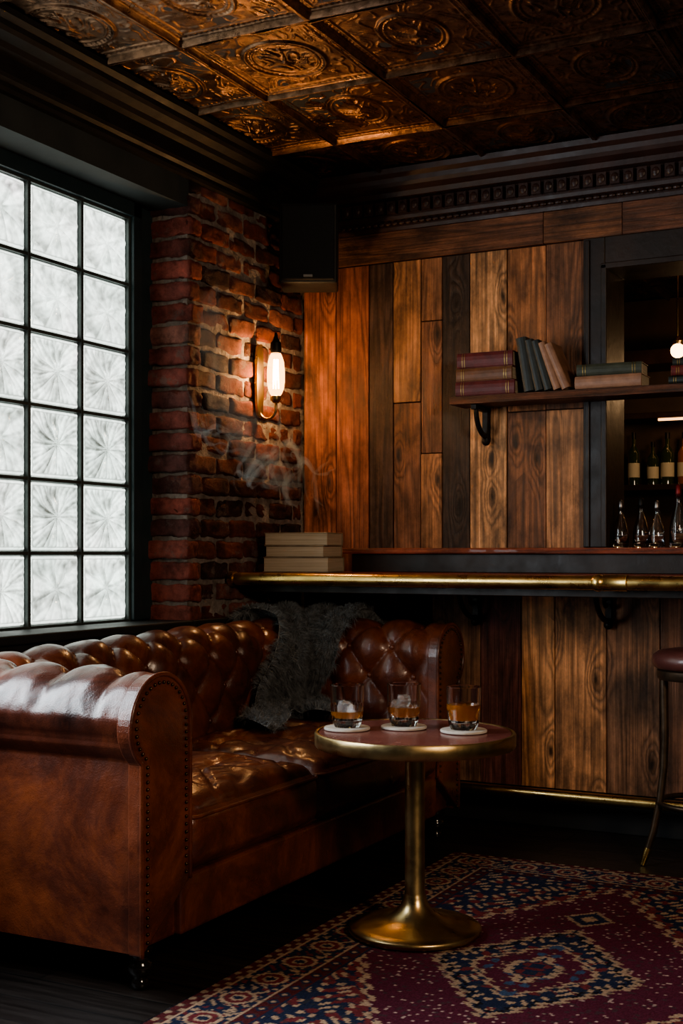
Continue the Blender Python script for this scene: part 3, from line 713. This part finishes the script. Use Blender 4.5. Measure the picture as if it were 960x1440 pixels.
# ------------------------------------------------------------------ rug
def rug():
    X0,X1,Y0,Y1=-1.93,-.42,2.25,4.73; st=.004
    nx=int((X1-X0)/st); ny=int((Y1-Y0)/st)
    xs=np.linspace(X0,X1,nx+1); ys=np.linspace(Y0,Y1,ny+1); X,Y=np.meshgrid(xs,ys,indexing='ij')
    x=X-(X0+X1)/2; y=Y-(Y0+Y1)/2; hw=(X1-X0)/2; hl=(Y1-Y0)/2
    rs=np.random.RandomState(3)
    mar=np.array([.085,.016,.032]); nav=np.array([.016,.023,.052]); cre=np.array([.36,.25,.17]); red=np.array([.14,.028,.032]); blk=np.array([.010,.008,.012]); blu=np.array([.045,.075,.14])
    d=np.minimum(hw-abs(x),hl-abs(y)); al=np.where(hw-abs(x)<hl-abs(y),y,x)
    C=np.zeros(X.shape+(3,))+mar
    q=lambda v,s: np.round(v/s)*s
    def put(mask,c): C[mask]=c
    fx,fy=q(abs(x),.008),q(abs(y),.008)
    f1=np.sin(fx*52+2.2*np.sin(fy*21))*np.sin(fy*47+2.4*np.sin(fx*24))
    f2=np.sin(fx*95+1.7*np.sin(fy*40))*np.sin(fy*88+2*np.sin(fx*37+1))
    sp=np.kron(rs.rand(X.shape[0]//2+1,X.shape[1]//2+1),np.ones((2,2)))[:X.shape[0],:X.shape[1]]
    put(sp>.965,np.array([.40,.28,.25])); 
    st2=.018*np.sign(np.sin(fy*78))
    m1=fx/.56+fy/.98+st2
    sp_m=(m1>1.0)&(d>.26)
    put(sp_m,nav); put(sp_m&(f1>.35),red); put(sp_m&(f2>.45),cre); put((abs(m1-1.0)<.018)&(d>.26),cre); put((abs(m1-1.05)<.02)&(d>.26),red)
    step=.028*np.sign(np.sin(fy*104))
    m2=fx/.31+fy/.42+step
    put(m2<1.0,nav); put((m2<1.0)&(f2>.45),cre); put((m2<1.0)&(f1<-.6),red); put(abs(m2-1.0)<.035,cre*.9); put(abs(m2-.92)<.02,blk)
    put(m2<.62,mar); put((m2<.62)&(sp>.97),cre); put(abs(m2-.62)<.03,cre); put((m2<.58)&(f1>.5),blu); put(m2<.28,nav); put(abs(m2-.28)<.04,cre); put((m2<.2)&(f2>.1),red)
    pend=(abs(fx)/.085+abs(fy-.56)/.10); put(pend<1,nav); put((pend<1)&(pend>.8),cre*.9); put(pend<.35,cre)
    bd=d<.26; put(bd,mar)
    put(d<.012,blk); put((d>=.012)&(d<.05),red*.6); put((d>=.012)&(d<.05)&(np.sin(al*110)*np.sin((d-.031)*130)>.3),cre*.8)
    put((d>=.05)&(d<.058),cre)
    mb=(d>=.058)&(d<.195); put(mb,nav)
    a2=q(al,.006); dd=q(d-.126,.006)
    ro=np.sqrt(((a2+.5)%.17-.085)**2+dd**2); to=np.arctan2(dd,((a2+.5)%.17-.085))
    put(mb&(ro<.048+.010*np.cos(8*to)),red); put(mb&(abs(ro-.046)<.006),cre); put(mb&(ro<.024),cre); put(mb&(ro<.014),nav)
    vine=abs(dd-.045*np.sin(a2*2*np.pi/.17+np.pi/2)); put(mb&(vine<.006)&(ro>.055),cre); put(mb&(ro>.058)&(f2>.55),cre*.9); put(mb&(ro>.06)&(f2<-.6),red)
    put((d>=.195)&(d<.203),cre); sb=(d>=.203)&(d<.25); put(sb,red*.55); put(sb&(abs((al%.06)-.03)+abs(d-.227)<.022),nav); put(sb&(abs((al%.06)-.03)+abs(d-.227)<.010),cre); put((d>=.25)&(d<.26),nav)
    wear=.7+.5*rs.rand(*X.shape); C=C*wear[...,None]
    blk_n=np.kron(rs.rand(X.shape[0]//3+1,X.shape[1]//3+1),np.ones((3,3)))[:X.shape[0],:X.shape[1]]
    C=np.where((blk_n>.92)[...,None],C*.5+.02,C)
    Z=.009+.0015*rs.rand(*X.shape)+.002*np.sin(X*5)*np.sin(Y*4)
    edge=d<.004; Z=np.where(edge,.001,Z)
    vs=np.stack([X,Y,Z],-1).reshape(-1,3); idx=np.arange((nx+1)*(ny+1)).reshape(nx+1,ny+1)
    fs=np.stack([idx[:-1,:-1],idx[1:,:-1],idx[1:,1:],idx[:-1,1:]],-1).reshape(-1,4)
    me=bpy.data.meshes.new('persian_rug'); me.from_pydata(vs.tolist(),[],fs.tolist())
    ca=me.color_attributes.new('pcol','FLOAT_COLOR','POINT'); cc=np.concatenate([C.reshape(-1,3),np.ones((vs.shape[0],1))],1).astype(np.float32); ca.data.foreach_set('color',cc.ravel())
    mt=pmat('rug_wool',(.1,.02,.02),.95,spec=.15); nt=mt.node_tree; ac=nt.nodes.new('ShaderNodeAttribute'); ac.attribute_name='pcol'
    nt.links.new(ac.outputs['Color'],nt.nodes['Principled BSDF'].inputs['Base Color'])
    bump(nt,ntex(nt,coords(nt),260,3),.6,.004)
    me.materials.append(mt); o=bpy.data.objects.new('persian_rug',me); COL.objects.link(o)
rug()
# ------------------------------------------------------------------ stool
st=empty('bar_stool',(-1.0,4.98,0)); sx,sy=-1.0,4.98
b=MB(); b.lathe([(.0001,.755),(.17,.755),(.185,.765),(.192,.785),(.188,.808),(.165,.825),(.11,.834),(.0001,.838)],(sx,sy,0),56); b.build('seat_cushion',M_leather2,smooth=True,parent=st)
b=MB(); b.lathe([(.0001,.715),(.165,.715),(.172,.725),(.172,.75),(.165,.7545),(.0001,.7545)],(sx,sy,0),56)
bt=MB()
for k in range(4):
    a=math.radians(207+90*k); ca,sa=math.cos(a),math.sin(a)
    rz=[(.150,.72),(.148,.62),(.146,.50),(.150,.38),(.165,.25),(.190,.13),(.218,.045)]
    b.tube([(sx+r*ca,sy+r*sa,z) for r,z in rz],[.016,.0155,.015,.015,.0145,.014,.013],12)
    bt.tube([(sx+r*ca,sy+r*sa,z) for r,z in ((.210,.068),(.218,.045),(.232,.004))],[.0145,.0145,.011],12)
b.tube([(sx+.168*math.cos(i*math.pi/24),sy+.168*math.sin(i*math.pi/24),.24) for i in range(48)],.011,10,closed=True)
b.build('frame',noisy('dark_bronze',(.07,.05,.035),(.13,.085,.055),20,.35,.5,metal=.8,bs=.1),smooth=True,sm_angle=.7,parent=st); bt.build('brass_feet',M_brass,smooth=True,sm_angle=.7,parent=st)
# ------------------------------------------------------------------ sconce
sy_,sz_=4.95,2.0; sc=empty('wall_sconce',(XL,sy_,sz_)); bx=XL+.105
b=MB()
vs=[];n=28
for xx in (XL+.010,XL+.026):
    for i in range(n):
        a=2*math.pi*i/n; vs.append((xx,sy_+.030*math.copysign(abs(math.cos(a))**.7,math.cos(a)),sz_-.02+.165*math.copysign(abs(math.sin(a))**.8,math.sin(a))))
b.add(vs,[(i,(i+1)%n,n+(i+1)%n,n+i) for i in range(n)]+[tuple(range(n)),tuple(range(n,2*n))])
arm=[(XL+.02,sy_,sz_-.13)]+[(XL+.062-.043*math.cos(a),sy_,sz_-.15-.045*math.sin(a)) for a in [i*math.pi/10 for i in range(0,11)]]+[(bx,sy_,sz_-.125)]
b.tube(arm,.007,10); b.lathe([(.0001,-.125),(.014,-.125),(.024,-.112),(.026,-.095),(.018,-.092),(.0001,-.092)],(bx,sy_,sz_),24)
b.build('bracket',M_brassd,bevel=.002,smooth=True,sm_angle=.8,parent=sc)
b=MB(); b.lathe([(.0001,.098),(.022,.098),(.026,.11),(.024,.145),(.016,.153),(.010,.168),(.005,.19),(.0001,.192)],(bx,sy_,sz_),24); b.build('socket',M_iron,smooth=True,sm_angle=.6,parent=sc)
M_bulb=bpy.data.materials.new('bulb_glass'); M_bulb.use_nodes=True; nt=M_bulb.node_tree; nt.nodes.clear()
out=nt.nodes.new('ShaderNodeOutputMaterial'); tr=nt.nodes.new('ShaderNodeBsdfTransparent'); em=nt.nodes.new('ShaderNodeEmission'); ad=nt.nodes.new('ShaderNodeAddShader')
em.inputs[0].default_value=(1,.50,.16,1); em.inputs[1].default_value=2.0; tr.inputs[0].default_value=(1,.93,.8,1)
nt.links.new(tr.outputs[0],ad.inputs[0]); nt.links.new(em.outputs[0],ad.inputs[1]); nt.links.new(ad.outputs[0],out.inputs[0])
b=MB(); b.lathe([(.018,-.094),(.026,-.085),(.036,-.06),(.040,-.03),(.040,.02),(.036,.06),(.028,.085),(.020,.10)],(bx,sy_,sz_),32); b.build('bulb',M_bulb,smooth=True,parent=sc)
M_fil=pmat('filament',(1,.6,.2),.5,emis=(1,.62,.25),es=60)
b=MB()
for k in range(6):
    a=k*math.pi/3; b.tube([(bx+.014*math.cos(a),sy_+.014*math.sin(a),sz_-.06),(bx+.009*math.cos(a+.5),sy_+.009*math.sin(a+.5),sz_+.07)],.0022,6)
b.build('filament',M_fil,parent=sc)
def light(name,typ,loc,energy,col,**kw):
    l=bpy.data.lights.new(name,typ); l.energy=energy; l.color=col
    for k,v in kw.items(): setattr(l,k,v)
    o=bpy.data.objects.new(name,l); o.location=loc; COL.objects.link(o); return o
light('sconce_light','POINT',(bx,sy_,sz_),11,(1,.60,.30),shadow_soft_size=.02)
# ------------------------------------------------------------------ speaker
sp=empty('wall_speaker',(-2.78,5.10,2.585))
Ms=T(-2.775,5.08,2.585,.45)
b=MB(); b.box(-.13,.13,-.11,.11,-.18,.18,M=Ms); b.build('cabinet',M_black,bevel=.012,bseg=3,parent=sp)
b=MB(); b.box(-.118,.118,-.122,-.108,-.168,.168,M=Ms); b.build('grille',noisy('speaker_grille',(.010,.010,.011),(.018,.018,.019),200,.7,bs=.8,bscale=500),bevel=.008,parent=sp)
b=MB(); b.box(-.02,.02,-.128,-.121,-.155,-.145,M=Ms); b.build('badge',pmat('badge',(.3,.3,.3),.4,metal=1),parent=sp)
b=MB(); b.tube([(-2.80,5.18,2.56),(-2.86,5.30,2.56),(XL+.02,5.37,2.56)],.018,10); b.box(XL+.012,XL+.03,5.30,5.38,2.49,2.63); b.build('mount',M_iron,parent=sp)
# ------------------------------------------------------------------ items on ledge
M_foil=pmat('foil',(.30,.28,.27),.35,metal=1); M_redfoil=pmat('red_foil',(.2,.02,.02),.4,metal=.5)
def decanter(x,y,z,h,r,stop):
    e=empty('glass_decanter',(x,y,z))
    b=MB(); b.lathe([(.0001,.0),(r*.95,0),(r,.008),(r*.98,h*.35),(r*.75,h*.55),(r*.35,h*.75),(r*.32,h*.9),(r*.42,h*.92),(r*.2,h*.92),(r*.22,h*.76),(r*.64,h*.53),(r*.86,h*.35),(r*.88,.02),(.0001,.016)],(x,y,z+.001),28); b.build('glass',M_glass,smooth=True,parent=e)
    b=MB(); b.lathe([(.0001,h*.86),(r*.3,h*.86),(r*.34,h*.93),(r*.30,h*1.05),(r*.12,h*1.08),(.0001,h*1.09)],(x,y,z+.002),20); b.build('stopper',stop,smooth=True,parent=e)
for i,(x,h,r,sf) in enumerate(((-1.44,.19,.034,M_foil),(-1.365,.20,.035,M_iron),(-1.285,.185,.034,M_foil),(-1.205,.25,.038,M_redfoil),(-1.12,.22,.036,M_iron),(-1.03,.20,.034,M_foil),(-.94,.22,.036,M_redfoil))):
    decanter(x,5.44+(i%2)*.05,1.2225,h,r,sf)
# ------------------------------------------------------------------ back bar
bb=empty('back_bar_shelf',(-1,8.6,1.6))
b=MB()
for z in (1.62,2.10): b.box(-2.7,1.6,8.5,8.79,z,z+.04)
b.box(-2.7,-2.62,8.45,8.79,0,2.45); b.box(1.52,1.6,8.45,8.79,0,2.45); b.box(-2.7,1.6,8.3,8.79,0,1.05); b.box(-2.7,1.6,8.25,8.79,1.05,1.1); b.box(-2.75,1.65,8.42,8.79,2.45,2.55)
b.build('joinery',M_mould,bevel=.005,parent=bb)
b=MB(); b.box(-2.0,1.4,8.50,8.515,2.082,2.098); b.build('light_strip',pmat('warm_strip',(1,.6,.3),.5,emis=(1,.5,.2),es=2),parent=bb)
bm_=[M_glassd,pmat('amber_bottle',(.30,.10,.02),.08,coat=1),pmat('label',(.60,.55,.42),.7),M_iron]
x=-2.32; kk=0
mb=MB()
while x<1.3:
    h=rnd(.29,.38); r=rnd(.036,.048); mi=random.choice([0,1,1])
    for zb in (1.661,2.141,1.101):
        if zb==1.101 and kk%2: continue
        if zb==2.141 and x<-.9: continue
        mb.lathe([(.0001,0),(r,0),(r,h*.6),(r*.7,h*.68),(r*.33,h*.75),(r*.33,h*.97),(.0001,h*.97)],(x,8.63,zb),16,mi)
        mb.lathe([(r*1.02,h*.15),(r*1.02,h*.42)],(x,8.63,zb),16,2); mb.lathe([(r*.37,h*.88),(r*.37,h),(.0001,h)],(x,8.63,zb),12,3)
    x+=rnd(.09,.13); kk+=1
mb.build('liquor_bottles',bm_,smooth=True,sm_angle=.7,parent=bb)
for i,x in enumerate((-1.76,-.4,.9)):
    e=empty('pendant_lamp',(x,8.0,2.48)); b=MB(); b.ball((x,8.0,2.46),.045,seg=12); b.build('globe',pmat('globe_glow',(1,.7,.4),.4,emis=(1,.58,.26),es=6),smooth=True,parent=e)
    b=MB(); b.tube([(x,8.0,2.50),(x,8.0,ZC)],.006,8); b.lathe([(.03,2.50),(.035,2.52),(.01,2.55)],(x,8.0,0),16); b.build('stem',M_brassd,parent=e)
# ------------------------------------------------------------------ smoke
def smokemat(name,den):
    sm=bpy.data.materials.new(name); sm.use_nodes=True; nt=sm.node_tree; nt.nodes.clear()
    out=nt.nodes.new('ShaderNodeOutputMaterial'); vol=nt.nodes.new('ShaderNodeVolumeScatter'); nt.links.new(vol.outputs[0],out.inputs['Volume'])
    vol.inputs['Color'].default_value=(.70,.87,1,1); vol.inputs['Density'].default_value=den; vol.inputs['Anisotropy'].default_value=0; return sm
sm=smokemat('smoke_wisp',7.0); sm2=smokemat('smoke_plume',1.1)
rs=random.Random(11); se=empty('cigar_smoke',(-2.7,4.5,1.55))
def ribbon(b,pts,rx,rt):
    n=len(pts); seg=12; vs=[];fs=[]
    for i,p in enumerate(pts):
        t=(pts[min(i+1,n-1)]-pts[max(i-1,0)]).normalized(); a=Vector((1,0,0)); a=(a-t*a.dot(t)).normalized(); c=t.cross(a)
        for k in range(seg):
            an=2*math.pi*k/seg; vs.append(p+a*math.cos(an)*rx[i]+c*math.sin(an)*rt[i])
    for i in range(n-1):
        for k in range(seg):
            k2=(k+1)%seg; fs.append((i*seg+k,i*seg+k2,(i+1)*seg+k2,(i+1)*seg+k))
    fs.append(tuple(range(seg))[::-1]); fs.append(tuple((n-1)*seg+k for k in range(seg)))
    b.add(vs,fs)
for k in range(26):
    grp=k%4
    p0=[(-2.66,4.62,1.50),(-2.66,4.52,1.58),(-2.64,4.80,1.36),(-2.70,4.42,1.62)][grp]
    p=Vector(p0)+Vector((rs.uniform(-.05,.06),rs.uniform(-.07,.07),rs.uniform(-.05,.05))); sd=grp*7+rs.uniform(0,.9)
    pts=[];n=70; ln=rs.uniform(.20,.36); hd=Vector((0,-.4,.5)); wd=rs.uniform(.005,.012); rx=[];rt=[]
    for i in range(n):
        t=i/(n-1); nv=noise.noise_vector(Vector((sd,t*3.0,grp*1.7))); nv2=noise.noise_vector(Vector((t*7,sd*2,grp*.9)))
        hd=(hd+Vector((nv.x*.1,nv.y*1.0,nv.z*1.0))*.24+Vector((0,nv2.y,nv2.z))*.22+Vector((0,-.02,.01))).normalized()
        p=p+hd*ln/n*1.5; p.x=max(-2.84,min(-2.50,p.x)); p.y=min(4.95,p.y); pts.append(p.copy())
        e=math.sin(math.pi*min(1,t+.001))**.8; rt.append(max(.0006,wd*(.3+1.6*abs(math.sin(k*1.3+t*4)))*e)); rx.append(max(.0006,wd*.9*e))
    b=MB(); ribbon(b,pts,rx,rt); b.build('wisp_%d'%k,sm,smooth=True,parent=se)
for k,(cx,cy,cz,a,c_,d_) in enumerate(((-2.68,4.50,1.58,.06,.12,.07),(-2.70,4.42,1.68,.06,.07,.10),(-2.66,4.62,1.50,.06,.11,.05),(-2.78,4.34,1.88,.06,.05,.18),(-2.80,4.30,2.10,.06,.04,.16),(-2.72,4.36,1.74,.06,.05,.12))):
    bm=bmesh.new(); bmesh.ops.create_icosphere(bm,subdivisions=4,radius=1)
    for v in bm.verts:
        q=v.co.copy(); r=1+.55*noise.noise(q*1.6+Vector((k*5,0,0)))+.25*noise.noise(q*4+Vector((k*5,0,0)))
        v.co=Vector((cx+q.x*a*r,cy+q.y*c_*r+.25*c_*q.z,cz+q.z*d_*r))
    me=bpy.data.meshes.new('plume'); bm.to_mesh(me); bm.free(); me.materials.append(sm2); me.polygons.foreach_set('use_smooth',[True]*len(me.polygons))
    o=bpy.data.objects.new('plume_%d'%k,me); COL.objects.link(o); attach(o,se)
# ------------------------------------------------------------------ lighting
w=bpy.data.worlds.new('world'); S.world=w; w.use_nodes=True; w.node_tree.nodes['Background'].inputs[0].default_value=(.5,.6,.7,1); w.node_tree.nodes['Background'].inputs[1].default_value=.02
a=light('window_fill','AREA',(-3.20,1.98,1.76),100,(.84,.93,1),shape='RECTANGLE',size=1.65,size_y=1.5); a.rotation_euler=(0,math.radians(-90),0)  # added fill light, strengthens the window light from out of view
a=light('warm_fill','AREA',(1.3,1.3,2.2),42,(1,.76,.54),size=.7)  # added warm fill without a lamp body, out of view
a.rotation_euler=(Vector((-1.9,4.6,.9))-a.location).to_track_quat('-Z','Y').to_euler()
light('bar_glow','POINT',(-1.3,7.5,2.2),12,(1,.62,.32),shadow_soft_size=.1)  # added point light without a body, brightens bar bottles and ceiling
S.view_settings.view_transform='AgX'; S.view_settings.look='AgX - Medium High Contrast'; S.view_settings.exposure=.5
